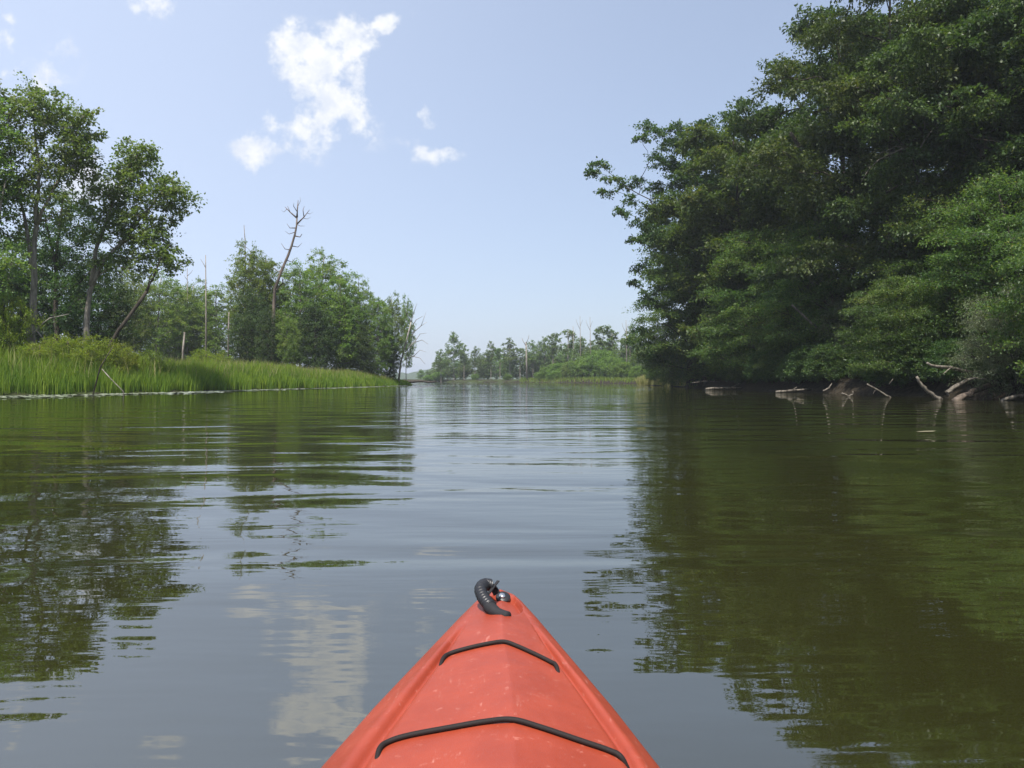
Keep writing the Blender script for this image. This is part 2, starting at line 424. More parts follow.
# ------------------------------------------------------------------ right bank: the dark wall of trees over the water
GR = 'dense trees along the dark steep bank'
def proto_broad(seed, H, rx, base, n, cr, sprays, per, L, leaf, bark='bark_dark', ry=None, lean=(0, 0), trunk_r=.26, mind=1.5, lobes=None, **kw):
    """a broad-leaved tree, its crown several overlapping boughs' worth of clumps"""
    rng = np.random.default_rng(seed); ry = ry or rx
    zc = H * base + (H - H * base) * .5; rz = (H - H * base) * .5
    ells = [(lean[0], lean[1], zc, rx * .72, ry * .72, rz * .96)]
    for k in range(6):
        a = rng.uniform(0, 6.28); zz = rng.uniform(.0, .75)
        ells.append((lean[0] * .8 + math.cos(a) * rx * .52, lean[1] * .8 + math.sin(a) * ry * .52, H * base + (H - H * base) * (.12 + zz * .75), rx * rng.uniform(.32, .5), ry * rng.uniform(.32, .5), rz * rng.uniform(.26, .4)))
    cl = [(p, cr * rng.uniform(.75, 1.25)) for p in fill(rng, ells, n, mind)]
    if lobes:                                    # boughs that end in separate rounded lobes with dark gaps between them
        nl, Rl, k = lobes; cl = []
        for c in fill(rng, ells, nl, Rl * 1.42, .55):
            rl_ = Rl * rng.uniform(.75, 1.2)
            for _ in range(k):
                d = rng.normal(size=3); d[2] = abs(d[2]) * .9 - .25; d /= np.linalg.norm(d)
                cl.append((c + d * rl_ * np.array([.8, .8, .62]) * rng.uniform(.55, 1), cr * rng.uniform(.75, 1.2)))
    tr = [((0, 0, -.6), (lean[0] * .1, lean[1] * .1, H * .3), (lean[0] * .55, lean[1] * .55, H * .62), (lean[0], lean[1], H * .9))]
    return grow(rng, [(tr[0], trunk_r, .05)], cl, sprays, per, L, leaf=leaf, bark=bark, **kw)
def height_at(v, d, g=.5): return (V0 - v) / FPX * d + EYE - g

# the river-most cottonwood whose sprays reach out against the sky
d0 = 78.0; bx, by = px(690, 384, d0 + 2).x, d0 + 2
base = Vector((bx, by, gz1(bx, by)))
rng = np.random.default_rng(11)
def rel(u, v, dd=0): return np.array(px(u, v, d0 + dd) - base)
K = d0 / FPX
ells = [(*rel(694, 205, 0), 48 * K, 5.0, 78 * K), (*rel(700, 285, -1), 52 * K, 5.2, 62 * K), (*rel(672, 250, 0), 24 * K, 3.6, 60 * K), (*rel(668, 325, -1), 26 * K, 3.5, 34 * K), (*rel(720, 160, 1), 40 * K, 4.5, 42 * K)]
cl = [(p, rng.uniform(1.0, 1.6)) for p in fill(rng, ells, 150, 1.35, .35)]
for (u, v, r) in [(600, 165, .95), (592, 172, .8), (612, 178, 1.0), (606, 192, .9), (625, 186, .9), (632, 200, .9), (640, 180, .9), (622, 212, .8), (640, 222, 1.0), (648, 126, 1.0), (642, 138, .9), (660, 132, 1.0), (668, 146, 1.1),
                  (655, 158, 1.0), (676, 128, .9), (690, 132, 1.0), (708, 122, 1.0), (742, 104, .9), (728, 116, .9), (636, 240, .8), (640, 268, .9), (636, 282, .7), (646, 300, .9), (640, 330, .9), (634, 340, .8), (646, 345, 1.1), (655, 360, 1.0), (668, 356, 1.2)]:
    cl.append((rel(u, v, rng.uniform(-2, 2)), r * 1.22))
me = grow(rng, [([Vector((0, 0, -.6)), Vector(rel(690, 330)), Vector(rel(688, 250, 1)), Vector(rel(690, 180, 1)), Vector(rel(697, 140, 1))], .38, .06),
                ([Vector(rel(689, 300, 0)), Vector(rel(668, 240, 0)), Vector(rel(650, 200, 0)), Vector(rel(628, 188, 0))], .16, .04)], cl, 16, 24, .26, leaf='leaf_wall', tip=.022, wfrac=.35)
plant('cottonwood_tree', me, base, 'tall tree with open leafy sprays reaching out over the river against the sky', group=GR)

P1 = proto_broad(21, 20, 5.6, .08, 190, 1.15, 14, 24, .26, 'leaf_bough', lean=(-1.0, -.6), mind=1.45, lobes=(34, 1.9, 6), flat=.55, droop=.3)
P2 = proto_broad(22, 23, 6.4, .12, 170, 1.3, 15, 24, .25, 'leaf_wall', lean=(-1.0, -.8), trunk_r=.34, lobes=(38, 2.2, 6), flat=.5, droop=.3)
P3 = proto_broad(23, 25, 7.6, .16, 150, 1.5, 17, 25, .22, 'leaf_oak', trunk_r=.42, lobes=(40, 2.6, 7), flat=.42, droop=.34, spread=.11, tip=.022)
P4 = proto_broad(24, 9, 4.6, .03, 75, 1.5, 20, 32, .15, 'leaf_bough', lean=(-1.8, -1.2), trunk_r=.15, mind=1.5, flat=.25, droop=.5, spread=.10)
P5 = proto_broad(25, 11, 4.6, .04, 90, 1.5, 20, 32, .15, 'leaf_bough', lean=(-1.4, -.6), trunk_r=.18, mind=1.55, flat=.25, droop=.45, spread=.10)
P6 = proto_broad(26, 6, 3.6, .02, 90, 1.0, 14, 30, .11, 'leaf_willow', lean=(-1.0, -.6), trunk_r=.10, mind=1.0, wfrac=.16, flat=.6, droop=.3)
first = {}
def put(key, meshes, H0, u, d, vtop, wf, rz, name, label, group=GR, cat='tree', sink=.0, vbase=None):
    p = px(u, 384, d); g = gz1(p.x, p.y); g = max(g, -.3)
    s = height_at(vtop, d, g) / H0
    loc = (p.x, p.y, g - sink); sc = (s * wf, s * wf, s)
    if key not in first:
        o = plant(name, meshes, loc, label, cat, group, rz, sc); first[key] = o
    else:
        o = copy_plant(first[key], loc, label, rz, sc, group)
        o.name = name
    return o
RIGHT = [
    # key, mesh, H0, u, d, vtop, width factor, rotation, name, label
    ('P1', P1, 20, 745, 70, 112, 1.05, 0.0, 'broad_tree', 'dense broad tree just upstream of the reaching cottonwood, sky above its rounded top'),
    ('P1', P1, 20, 716, 92, 135, 1.10, 2.1, 'broad_tree', 'broad tree mostly hidden behind the reaching cottonwood'),
    ('P2', P2, 23, 846, 60, 2, .92, 0.2, 'tall_tree', 'tall tree whose high shoulder steps up to the top edge of the sky'),
    ('P2', P2, 23, 880, 74, 15, 1.15, 2.6, 'tall_tree', 'tall tree behind the dark wall of foliage, seen through its gaps'),
    ('P3', P3, 25, 890, 49, -48, 1.00, 0.6, 'towering_tree', 'towering dark tree with pale bare twigs hanging below its high boughs'),
    ('P3', P3, 25, 985, 43, -70, .95, 3.4, 'towering_tree', 'towering tree beside the driftwood snags, its top cut off by the picture'),
    ('P3', P3, 25, 960, 62, -30, 1.05, 1.9, 'towering_tree', 'towering tree standing back in the woods behind the driftwood'),
    ('P2', P2, 23, 1075, 40, -70, 1.0, 4.4, 'tall_tree', 'tall tree at the nearest end of the dark bank, half out of view'),
    ('P3', P3, 25, 1230, 34, -150, .9, 5.2, 'towering_tree', 'towering tree nearest the kayak, only its outer boughs in view'),
    ('P1', P1, 20, 800, 86, 105, 1.15, 4.0, 'broad_tree', 'broad tree set back behind the middle of the dark bank'),
    ('P5', P5, 11, 705, 76, 232, .95, 0.0, 'young_tree', 'young tree leaning over the water under the reaching cottonwood'),
    ('P5', P5, 11, 768, 63, 225, 1.0, 0.5, 'young_tree', 'young tree with layered boughs beside the dark hollow in the bank'),
    ('P5', P5, 11, 840, 53, 215, .95, 5.8, 'young_tree', 'young tree with layered boughs under the high shouldered tree'),
    ('P5', P5, 11, 955, 44, 178, .95, 0.3, 'young_tree', 'tallest young tree, its lit boughs fanned above the driftwood'),
    ('P5', P5, 11, 1030, 37, 165, .95, 5.4, 'young_tree', 'young tree above the grey willow shrub at the picture edge'),
    ('P4', P4, 9, 905, 42, 270, .92, 0.0, 'bough_tree', 'low tree with bright layered boughs drooping almost to the water'),
    ('P4', P4, 9, 738, 70, 292, .85, .4, 'bough_tree', 'low drooping tree hanging over the river beside the dark hollow'),
    ('P4', P4, 9, 800, 58, 300, .85, 5.7, 'bough_tree', 'low drooping tree shading the small logs at the bank'),
    ('P4', P4, 9, 975, 42, 255, .9, .2, 'bough_tree', 'low drooping tree directly behind the driftwood snags'),
    ('P4', P4, 9, 672, 92, 318, .9, .9, 'bough_tree', 'low drooping tree at the far tip of the dark bank'),
    ('P4', P4, 9, 1100, 31, 190, .9, .1, 'bough_tree', 'low drooping tree by the nearest stretch of bank, mostly out of view'),
    ('P6', P6, 6, 1018, 33.5, 282, .85, 0.0, 'willow_shrub', 'grey green willow shrub spilling over the bare driftwood branches'),
    ('P6', P6, 6, 846, 52, 285, .8, 2.2, 'willow_shrub', 'pale grey willow shrub tucked between young trees on the dark bank'),
]
for (k, me, H0, u, d, vt, wf, rz, nm, lb) in RIGHT:
    c = 'shrub' if 'shrub' in nm else 'tree'
    if nm == 'bough_tree': d -= 1.6
    if nm == 'willow_shrub': d -= 1.0
    put(k, me, H0, u, d, vt, wf, rz, nm, lb, GR if c == 'tree' else 'willow shrubs on the dark bank', c)

P7 = proto_broad(27, 4.5, 2.9, .0, 95, .85, 12, 24, .17, 'leaf_wall', lean=(-.9, -.4), trunk_r=.08, mind=.8, flat=.7, droop=.35, tip=.012)
rng = np.random.default_rng(77)
LB = 'dark shrub in deep shade under the trees of the steep bank'
for row, (off, step, hmul) in enumerate([(1.2, 2.0, .46), (4.2, 3.4, 1.0), (12.5, 6.0, 1.7)]):
    yy = 25.0
    while yy < 112:
        x = float(np.interp(yy, RS[:, 0], RS[:, 1])) + off + rng.uniform(-.5, .7)
        s_ = hmul * rng.uniform(.75, 1.2); rz = rng.uniform(-.7, .7) if row == 0 else rng.uniform(0, 6.28); sc = (s_ * 1.15, s_ * 1.15, s_)
        loc = (x, yy, gz1(x, yy) - .05)
        if 'P7' not in first: first['P7'] = plant('shade_shrub', P7, loc, LB, 'shrub', 'shrubs in the shade of the steep bank', rz, sc, names=('stem', 'foliage'))
        else: copy_plant(first['P7'], loc, LB, rz, sc)
        yy += step * rng.uniform(.7, 1.3) * (1 + yy / 160)

# ------------------------------------------------------------------ left bank: two big open-crowned trees
def px_tree(name, label, d0, base_uv, trunks, clumps, seed, group, bark='bark_pale', leaf='leaf_cotton', **kw):
    b = px(base_uv[0], 384, d0); b.z = gz1(b.x, b.y)
    rng = np.random.default_rng(seed)
    def rl(u, v, dd=0): return Vector(px(u, v, d0 + dd)) - b
    tr = []
    for pts, r0, r1 in trunks:
        q = [rl(*p) if len(p) == 3 else rl(p[0], p[1]) for p in pts]
        tr.append((q, r0, r1))
    cl = []
    K = d0 / FPX
    for (u, v, ru, rv, n, cr, mind) in clumps:
        c = rl(u, v)
        e = [(c.x, c.y, c.z, ru * K, max(1.2, min(ru, rv) * K * 1.1), rv * K)]
        cl += [(p, cr * rng.uniform(.75, 1.25)) for p in fill(rng, e, n, mind, .15)]
    return plant(name, grow(rng, tr, cl, bark=bark, leaf=leaf, **kw), b, label, 'tree', group)
GL = 'open crowned trees on the grassy bank'
px_tree('cottonwood_tree', 'tallest open crowned tree on the grassy bank with a pale bare lower trunk', 47, (28, 345),
        [([(29, 384), (31, 330), (33, 280), (36, 225), (40, 180), (36, 140), (30, 105)], .29, .04), ([(33, 270), (24, 215), (12, 170), (8, 120)], .13, .03), ([(36, 225), (55, 185), (75, 150)], .11, .03)],
        [(18, 105, 26, 22, 14, .85, .8), (52, 120, 26, 24, 16, .85, .8), (80, 135, 20, 26, 14, .85, .8), (60, 160, 36, 26, 20, .85, .9), (12, 165, 24, 34, 18, .85, .9), (38, 200, 40, 26, 14, .85, 1.0), (88, 160, 12, 18, 5, .8, .9), (4, 215, 20, 30, 10, .9, 1.0), (0, 130, 16, 30, 10, .85, .9)],
        41, GL, sprays=10, per=17, L=.19, wfrac=.36, flat=.8, droop=.12, tip=.019, spread=.17)
px_tree('cottonwood_tree', 'open crowned tree with its trunk leaning out towards the dead snag', 50, (84, 345),
        [([(84, 384), (86, 325), (90, 290), (103, 262), (128, 235), (150, 205), (166, 185)], .27, .04), ([(92, 285), (96, 250), (108, 215), (122, 180), (134, 155)], .15, .04), ([(120, 243), (150, 228), (172, 222)], .12, .03)],
        [(138, 160, 20, 20, 14, .8, .75), (168, 195, 22, 20, 18, .8, .75), (120, 185, 22, 26, 16, .8, .85), (150, 222, 30, 18, 18, .8, .8), (112, 225, 26, 24, 16, .85, .9), (160, 246, 20, 14, 9, .75, .8), (172, 262, 12, 10, 5, .7, .7), (125, 262, 30, 16, 12, .85, .9), (100, 205, 14, 24, 7, .8, .9)],
        42, GL, sprays=10, per=17, L=.19, wfrac=.36, flat=.8, droop=.12, tip=.019, spread=.17)
px_tree('cottonwood_tree', 'dark trunked tree between the pale trunk and the leaning trunk', 56, (58, 345),
        [([(56, 384), (57, 330), (56, 280), (58, 240), (64, 195)], .25, .06), ([(57, 270), (50, 240), (44, 210)], .14, .04)],
        [(62, 215, 34, 30, 20, 1.0, 1.0), (50, 250, 34, 28, 20, 1.0, 1.0), (90, 255, 26, 30, 16, 1.0, 1.0), (75, 300, 40, 30, 26, 1.1, 1.0)],
        43, GL, bark='bark_dark', leaf='leaf_wall', sprays=10, per=22, L=.17, wfrac=.32, flat=.7, droop=.2)
px_tree('cottonwood_tree', 'open crowned tree at the very edge of view above the yellow bush', 44, (-22, 345),
        [([(-20, 384), (-18, 320), (-16, 250), (-14, 170), (-12, 120)], .34, .06), ([(-17, 270), (-2, 220), (6, 180)], .16, .04)],
        [(-20, 130, 30, 40, 20, .9, .9), (-6, 190, 20, 36, 14, .9, .9), (-40, 200, 36, 50, 24, 1.0, 1.1), (-8, 260, 22, 30, 14, .9, 1.0), (-70, 170, 36, 60, 20, 1.0, 1.2)],
        44, GL, sprays=10, per=17, L=.19, wfrac=.36, flat=.8, droop=.12, tip=.019)

# understorey and grove
GM = 'leafy trees of the grove beyond the grass'
Q1 = proto_broad(51, 14, 3.8, .06, 120, .95, 11, 22, .20, 'leaf_grove', bark='bark_pale', trunk_r=.17, mind=1.0, flat=.75, droop=.18)
Q2 = proto_broad(52, 15, 3.3, .12, 100, .9, 10, 20, .20, 'leaf_grove', bark='bark_pale', trunk_r=.15, mind=1.0, flat=.8, droop=.15, lean=(.6, 0))
Q3 = proto_broad(53, 13, 4.4, .03, 140, 1.0, 11, 22, .20, 'leaf_wall', bark='bark_dark', trunk_r=.17, mind=1.05, flat=.7, droop=.2)
GROVE = [
    ('Q3', Q3, 13, 52, 66, 235, 1.0, .0, 'grove_tree', 'dark leafy tree filling the gap behind the pale trunk'),
    ('Q3', Q3, 13, 98, 70, 250, 1.0, 1.0, 'grove_tree', 'dark leafy tree behind the leaning trunk'),
    ('Q1', Q1, 14, 12, 64, 225, 1.1, .5, 'grove_tree', 'leafy tree behind the yellow bush at the edge of view'),
    ('Q3', Q3, 13, -40, 60, 215, 1.1, 3.0, 'grove_tree', 'dark leafy tree just past the edge of view'),
    ('Q2', Q2, 15, 134, 92, 262, 1.0, 2.0, 'grove_tree', 'slender leafy tree seen past the leaning dead trunk'),
    ('Q2', Q2, 15, 156, 105, 266, 1.15, .0, 'grove_tree', 'hazy leafy tree nearest the tip of the leaning dead trunk'),
    ('Q1', Q1, 14, 178, 112, 278, 1.1, 2.0, 'grove_tree', 'hazy leafy tree below the shorter dead pole'),
    ('Q2', Q2, 15, 198, 118, 276, 1.2, 4.0, 'grove_tree', 'hazy leafy tree between the two dead poles'),
    ('Q1', Q1, 14, 216, 114, 280, 1.15, 5.0, 'grove_tree', 'hazy leafy tree beneath the taller dead pole'),
    ('Q3', Q3, 13, 128, 112, 290, 1.2, 2.2, 'grove_tree', 'dark low tree deep in the hazy woods'),
    ('Q3', Q3, 13, 190, 128, 296, 1.4, 5.1, 'grove_tree', 'dark low tree closing the back of the hazy woods'),
    ('Q2', Q2, 15, 247, 94, 236, .95, 1.2, 'grove_tree', 'ragged topped tree that begins the big grove'),
    ('Q1', Q1, 14, 266, 96, 246, .9, 3.1, 'grove_tree', 'leafy tree hiding the foot of the snag'),
    ('Q3', Q3, 13, 252, 90, 288, .9, .7, 'grove_tree', 'dark leafy tree low in front of the ragged topped tree'),
    ('Q1', Q1, 14, 300, 96, 256, .95, 4.2, 'grove_tree', 'rounded leafy tree right beside the dead snag'),
    ('Q2', Q2, 15, 318, 100, 244, 1.1, 0.3, 'grove_tree', 'highest yellowish green tree in the middle of the grove'),
    ('Q1', Q1, 14, 340, 97, 266, 1.0, 5.6, 'grove_tree', 'leafy tree with a yellowish top past the middle of the grove'),
    ('Q2', Q2, 15, 362, 101, 272, 1.05, 2.7, 'grove_tree', 'leafy tree on the falling outline of the grove'),
    ('Q1', Q1, 14, 378, 100, 292, .85, 1.9, 'grove_tree', 'leafy tree second from the open end of the grove'),
    ('Q2', Q2, 15, 394, 103, 290, .8, 3.9, 'grove_tree', 'sparse slim tree at the open end of the grove'),
    ('Q3', Q3, 13, 268, 84, 306, .62, 2.4, 'grove_tree', 'leafy tree wrapped round the foot of the snag'),
    ('Q2', Q2, 15, 287, 84, 310, .9, 5.0, 'grove_tree', 'low leafy tree just beyond the foot of the snag'),
    ('Q2', Q2, 15, 406, 108, 292, .5, 1.0, 'grove_tree', 'slim tufted tree overhanging the water beside the bare tree'),
    ('Q3', Q3, 13, 315, 93, 302, .95, 2.9, 'grove_tree', 'dark low tree at the foot of the middle grove'),
    ('Q3', Q3, 13, 360, 96, 322, .95, 4.4, 'grove_tree', 'dark low tree at the river end of the grove'),
    ('Q3', Q3, 13, 390, 103, 336, .85, 0.2, 'grove_tree', 'lowest bushy tree on the point where the grass ends'),
    ('Q3', Q3, 13, 280, 108, 290, 1.2, 1.6, 'grove_tree', 'dark tree behind the dead snag'),
    ('Q3', Q3, 13, 345, 112, 300, 1.3, 3.6, 'grove_tree', 'dark tree closing the back of the grove'),
]
for (k, me, H0, u, d, vt, wf, rz, nm, lb) in GROVE: put(k, me, H0, u, d, vt, wf, rz, nm, lb, GM)

# dead wood standing on the left bank
def dead_tree(name, label, d, stems, bark, cat='dead tree', group=None, base=None, sides=7, depth_jit=.6, seed=1, drop=True):
    """stems: list of (pixel polyline, radius at start, radius at end); the first is the trunk, the rest branches"""
    rng = np.random.default_rng(seed)
    b = px(*(base or stems[0][0][0][:2]), d); b.z = max(gz1(b.x, b.y), -.1)
    w, br = Wood(), []
    for k, (pts, r0, r1) in enumerate(stems):
        q = []
        for i, p in enumerate(pts):
            v = px(p[0], p[1], d + (rng.uniform(-depth_jit, depth_jit) if i and k else 0)) - b
            q.append(v)
        if k == 0 and drop: q[0].z = min(q[0].z, -.3)
        rad = np.linspace(r0, r1, len(q))
        if k: br.append(Wood())
        (br[-1] if k else w).tube(q, rad, sides)
    root = empty(name, b)
    mesh_obj('trunk', w.mesh('trunk', M[bark]), root)
    for w2 in br: mesh_obj('branch', w2.mesh('branch', M[bark]), root)
    return tag(root, label, cat, group)
dead_tree('dead_snag', 'tall crooked dead snag of reddish bare wood rising above the grove', 88,
          [([(272, 384), (273, 330), (273.7, 308), (275, 289), (281.6, 270.6), (288, 256), (291.5, 246), (295, 234), (296.5, 226), (297, 217)], .23, .08),
           ([(296.8, 218), (290, 212), (285, 207)], .10, .025), ([(297, 217), (297.5, 208), (298.2, 200)], .12, .025), ([(297, 224), (304, 217), (309.7, 209.7)], .10, .02), ([(295.5, 236), (300, 237), (302, 234)], .08, .03),
           ([(290, 212), (287.5, 206)], .05, .015), ([(304, 217), (303, 210), (304.5, 206)], .06, .015), ([(296, 228), (290, 228), (287, 224)], .07, .02), ([(283, 268), (279, 272), (273, 268)], .10, .03), ([(297.3, 212), (293.5, 206), (294, 203)], .05, .015), ([(287, 209), (284, 212), (281, 210)], .035, .01), ([(307, 213), (310, 214), (313, 212)], .03, .01), ([(298, 206), (300.5, 201), (300, 197)], .03, .01), ([(303, 218), (307, 219), (311, 217)], .035, .01), ([(295.6, 232), (289, 234), (285, 231)], .05, .012), ([(296.5, 224), (300, 226), (305, 226)], .045, .012), ([(292, 246), (298, 247), (302, 243)], .06, .015), ([(290.5, 250), (285, 249), (281, 243)], .06, .015), ([(286, 260), (292, 262), (296, 258)], .06, .015), ([(276, 290), (283, 283), (282, 278)], .12, .04)], 'bark_snag')
GP = 'thin dead poles above the hazy woods'
dead_tree('dead_pole', 'taller thin dead pole rising from the hazy woods', 104, [([(206, 384), (206, 320), (205.6, 255)], .17, .05), ([(205.8, 268), (202.5, 262), (200.5, 259)], .05, .02)], 'bark_pale', group=GP)
dead_tree('dead_pole', 'shorter thin dead pole left of the taller one', 112, [([(187, 384), (187.5, 320), (187.2, 268)], .13, .04), ([(187.4, 276), (190.5, 273), (193, 270)], .05, .015), ([(187.4, 280), (185, 277), (184, 275)], .04, .015)], 'bark_pale', group=GP)
dead_tree('dead_pole', 'pale dead trunk standing low inside the hazy woods', 90, [([(182.5, 384), (183, 350), (184.5, 332)], .16, .09)], 'bark_pale', group=GP)
dead_tree('dead_pole', 'slim dead pole just before the big grove', 92, [([(228, 384), (228.5, 330), (229, 312)], .13, .06)], 'bark_pale', group=GP)
dead_tree('dead_pole', 'slim bare pole poking out of the ragged topped tree', 97, [([(245, 384), (245.5, 300), (245, 240), (244, 225)], .12, .03)], 'bark_pale', group=GP)
dead_tree('leaning_dead_tree', 'dark dead trunk leaning steeply over the grass under the open crowned trees', 49,
          [([(87, 386), (100, 362), (110, 346), (118, 331), (128, 318), (138, 304), (147, 291)], .14, .10), ([(147, 291), (152, 280), (157, 268), (161, 257)], .10, .03), ([(146, 292), (149, 283), (150, 276)], .06, .02)], 'bark_dark', depth_jit=.3)
dead_tree('fallen_branch', 'thin dark stick propped in the shrubs below the leaning dead trunk', 41, [([(91, 386), (100, 368), (107, 356), (113.5, 346)], .045, .02)], 'bark_dark', 'branch')
dead_tree('fallen_branch', 'pale straight stick slanting down the grassy bank to the water', 40.5, [([(125, 396), (123, 391), (110, 378), (102, 369)], .022, .026)], 'bark_pale', 'branch')
dead_tree('fallen_branch', 'pale arching bare branch beside the pale trunk', 46.6, [([(31, 336), (36, 331), (42, 324), (50, 318), (60, 316), (69, 314)], .06, .015), ([(36, 330), (41, 336), (46, 343)], .05, .02)], 'bark_grey', 'branch', drop=False, depth_jit=.2)
dead_tree('bare_tree', 'leafless fine branched tree leaning over the river at the end of the grove', 104,
          [([(398, 384), (401, 362), (406, 342), (411, 322)], .16, .07), ([(405, 352), (413, 343), (422, 340), (428, 344)], .08, .02), ([(406, 345), (414, 332), (421, 326), (427, 322)], .08, .02), ([(411, 322), (414, 312), (417, 303)], .07, .018),
           ([(409, 332), (416, 320), (423, 316)], .07, .018), ([(404, 360), (412, 356), (420, 358), (425, 364)], .07, .02), ([(414, 343), (420, 334), (427, 333)], .055, .016), ([(411, 322), (406, 312), (404, 305)], .06, .016), ([(413, 357), (420, 350), (426, 352)], .05, .016), ([(421, 326), (424, 318), (426, 312)], .05, .014)], 'bark_grey', depth_jit=1.2)

# ------------------------------------------------------------------ shrubs and grass of the left bank
S1 = proto_broad(61, 2.6, 1.7, .02, 46, .55, 10, 30, .10, 'leaf_yellow', bark='bark_dark', trunk_r=.05, mind=.45, flat=.9, droop=.0, wfrac=.18, tip=.008)
GS = 'yellow green shrubs in the grassy bank'
for (u, d, vt, wf, rz, lb) in [(4, 45, 296, .9, 0, 'tall yellow green bush at the edge of view beside the pale trunk'), (-16, 44, 300, 1.0, 2, 'yellow green bush mostly past the edge of view'),
                               (68, 46, 337, 1.1, 1, 'yellow green shrub below the pale trunk'), (92, 47, 338, 1.1, 3, 'yellow green shrub above the thin dark stick'), (114, 48.5, 345, 1.1, 4, 'low yellow green shrub under the leaning dead trunk'),
                               (40, 45, 341, 1.2, 5, 'low yellow green shrub at the foot of the pale trunk'), (206, 66, 351, 1.2, .6, 'small yellow green shrub poking above the tall grass beneath the dead poles'), (150, 52, 352, 1.1, 2.5, 'small dark green shrub beside the leaning dead trunk')]:
    p = px(u, 384, d); g = gz1(p.x, p.y); s = height_at(vt, d, g) / 2.6
    if s < .4: s = .4
    sc = (s * wf if s < 1.3 else 1.15 * wf, s * wf if s < 1.3 else 1.15 * wf, s)
    if 'S1' not in first: first['S1'] = plant('yellow_shrub', S1, (p.x, p.y, g), lb, 'shrub', GS, rz, sc, names=('stem', 'foliage'))
    else: copy_plant(first['S1'], (p.x, p.y, g), lb, rz, sc)

def blades(name, X, Y, Z, Hh, wid, tint, mat, rng, bend=.28):
    n = len(X); a = rng.uniform(0, 6.283, n)
    dx_, dy_ = np.cos(a), np.sin(a); b = rng.uniform(.1, 1, n) * bend * Hh; la = rng.uniform(0, 6.283, n)
    lx, ly = np.cos(la) * b, np.sin(la) * b
    P = np.stack([X, Y, Z], -1)
    def lev(t, w): 
        c = P + np.stack([lx * t * t, ly * t * t, Hh * t * (1 - .12 * t)], -1)
        o = np.stack([dx_, dy_, np.zeros(n)], -1) * (wid * w)[:, None]
        return c - o, c + o
    a0, a1 = lev(0, .8); b0, b1 = lev(.5, 1.0); c0, _ = lev(1.0, 0)
    v = np.stack([a0, a1, b1, b0, c0], 1).reshape(-1, 3); o = (np.arange(n) * 5)[:, None]
    fq = o + np.array([[0, 1, 2, 3]]); ft = o + np.array([[3, 2, 4]])
    return np_mesh(name, v, [fq, ft], mat, attr=np.concatenate([tint, tint]))
def grass_mat(name, a, b, c):
    m, T = new_mat(name)
    t = T.n('ShaderNodeAttribute', attribute_name='tint').outputs['Fac']
    col = T.mix(T.step(t, .1, .8), a, b); col = T.mix(T.step(t, .86, .98), col, c)
    p = principled(T, col, .55, .3)
    tr = T.n('ShaderNodeBsdfTranslucent'); T.put(tr.inputs[0], T.mix(1.0, col, (1.6, 1.7, .8), 'MULTIPLY'))
    mx = T.n('ShaderNodeMixShader'); mx.inputs[0].default_value = .45
    T.t.links.new(p, mx.inputs[1]); T.t.links.new(tr.outputs[0], mx.inputs[2]); finish(T, mx.outputs[0])
    return m
M['grass'] = grass_mat('reed_grass', (.095, .175, .022), (.235, .305, .034), (.36, .34, .12))
M['meadow'] = grass_mat('meadow_grass', (.10, .16, .025), (.17, .21, .035), (.24, .22, .08))
M['straw'] = grass_mat('dry_grass', (.19, .20, .07), (.30, .27, .12), (.36, .32, .18))
rng = np.random.default_rng(7)
n = 95000
Y = 16 + (111 - 16) * rng.random(n); w_ = rng.random(n) ** 1.5
edge = np.interp(Y, LS[:, 0], LS[:, 1])
depthw = np.interp(Y, [16, 40, 80, 111], [16, 14, 10, 4])
X = edge - .15 - w_ * depthw + .25 * np.sin(Y * 1.7) + rng.normal(0, .12, n)
clump = .5 + .5 * np.sin(X * 1.9 + 2 * np.sin(Y * .8)) * np.sin(Y * 1.3 + X * .4)
Hh = np.interp(Y, [16, 45, 70, 95, 111], [2.2, 2.4, 1.95, 1.4, .6]) * (.56 + .36 * rng.random(n) ** 1.5 + .24 * clump) * np.clip(.55 + w_ * 3, 0, 1)
tint = np.clip(.22 + .28 * clump + .30 * w_ + rng.normal(0, .15, n), 0, 1)
tag(mesh_obj('tall_grass', blades('tall_grass', X, Y, ground_z(X, Y) - .05, Hh, rng.uniform(.014, .032, n) * np.clip(Y / 50, .8, 1.7), tint, M['grass'], rng)), kind='stuff')
n = 9000
Y = 18 + (104 - 18) * rng.random(n); w_ = rng.random(n) ** .8
X = np.interp(Y, LS[:, 0], LS[:, 1]) - .6 - w_ * np.interp(Y, [16, 40, 80, 111], [15, 13, 9, 3])
Hh = np.interp(Y, [16, 45, 70, 95, 111], [2.4, 2.6, 2.2, 1.6, .8]) * rng.uniform(.72, 1.12, n)
tag(mesh_obj('dry_stalks', blades('dry_stalks', X, Y, ground_z(X, Y) - .05, Hh, rng.uniform(.010, .022, n) * np.clip(Y / 50, .8, 1.6), np.clip(rng.normal(.5, .3, n), 0, 1), M['straw'], rng, .38)), kind='stuff')
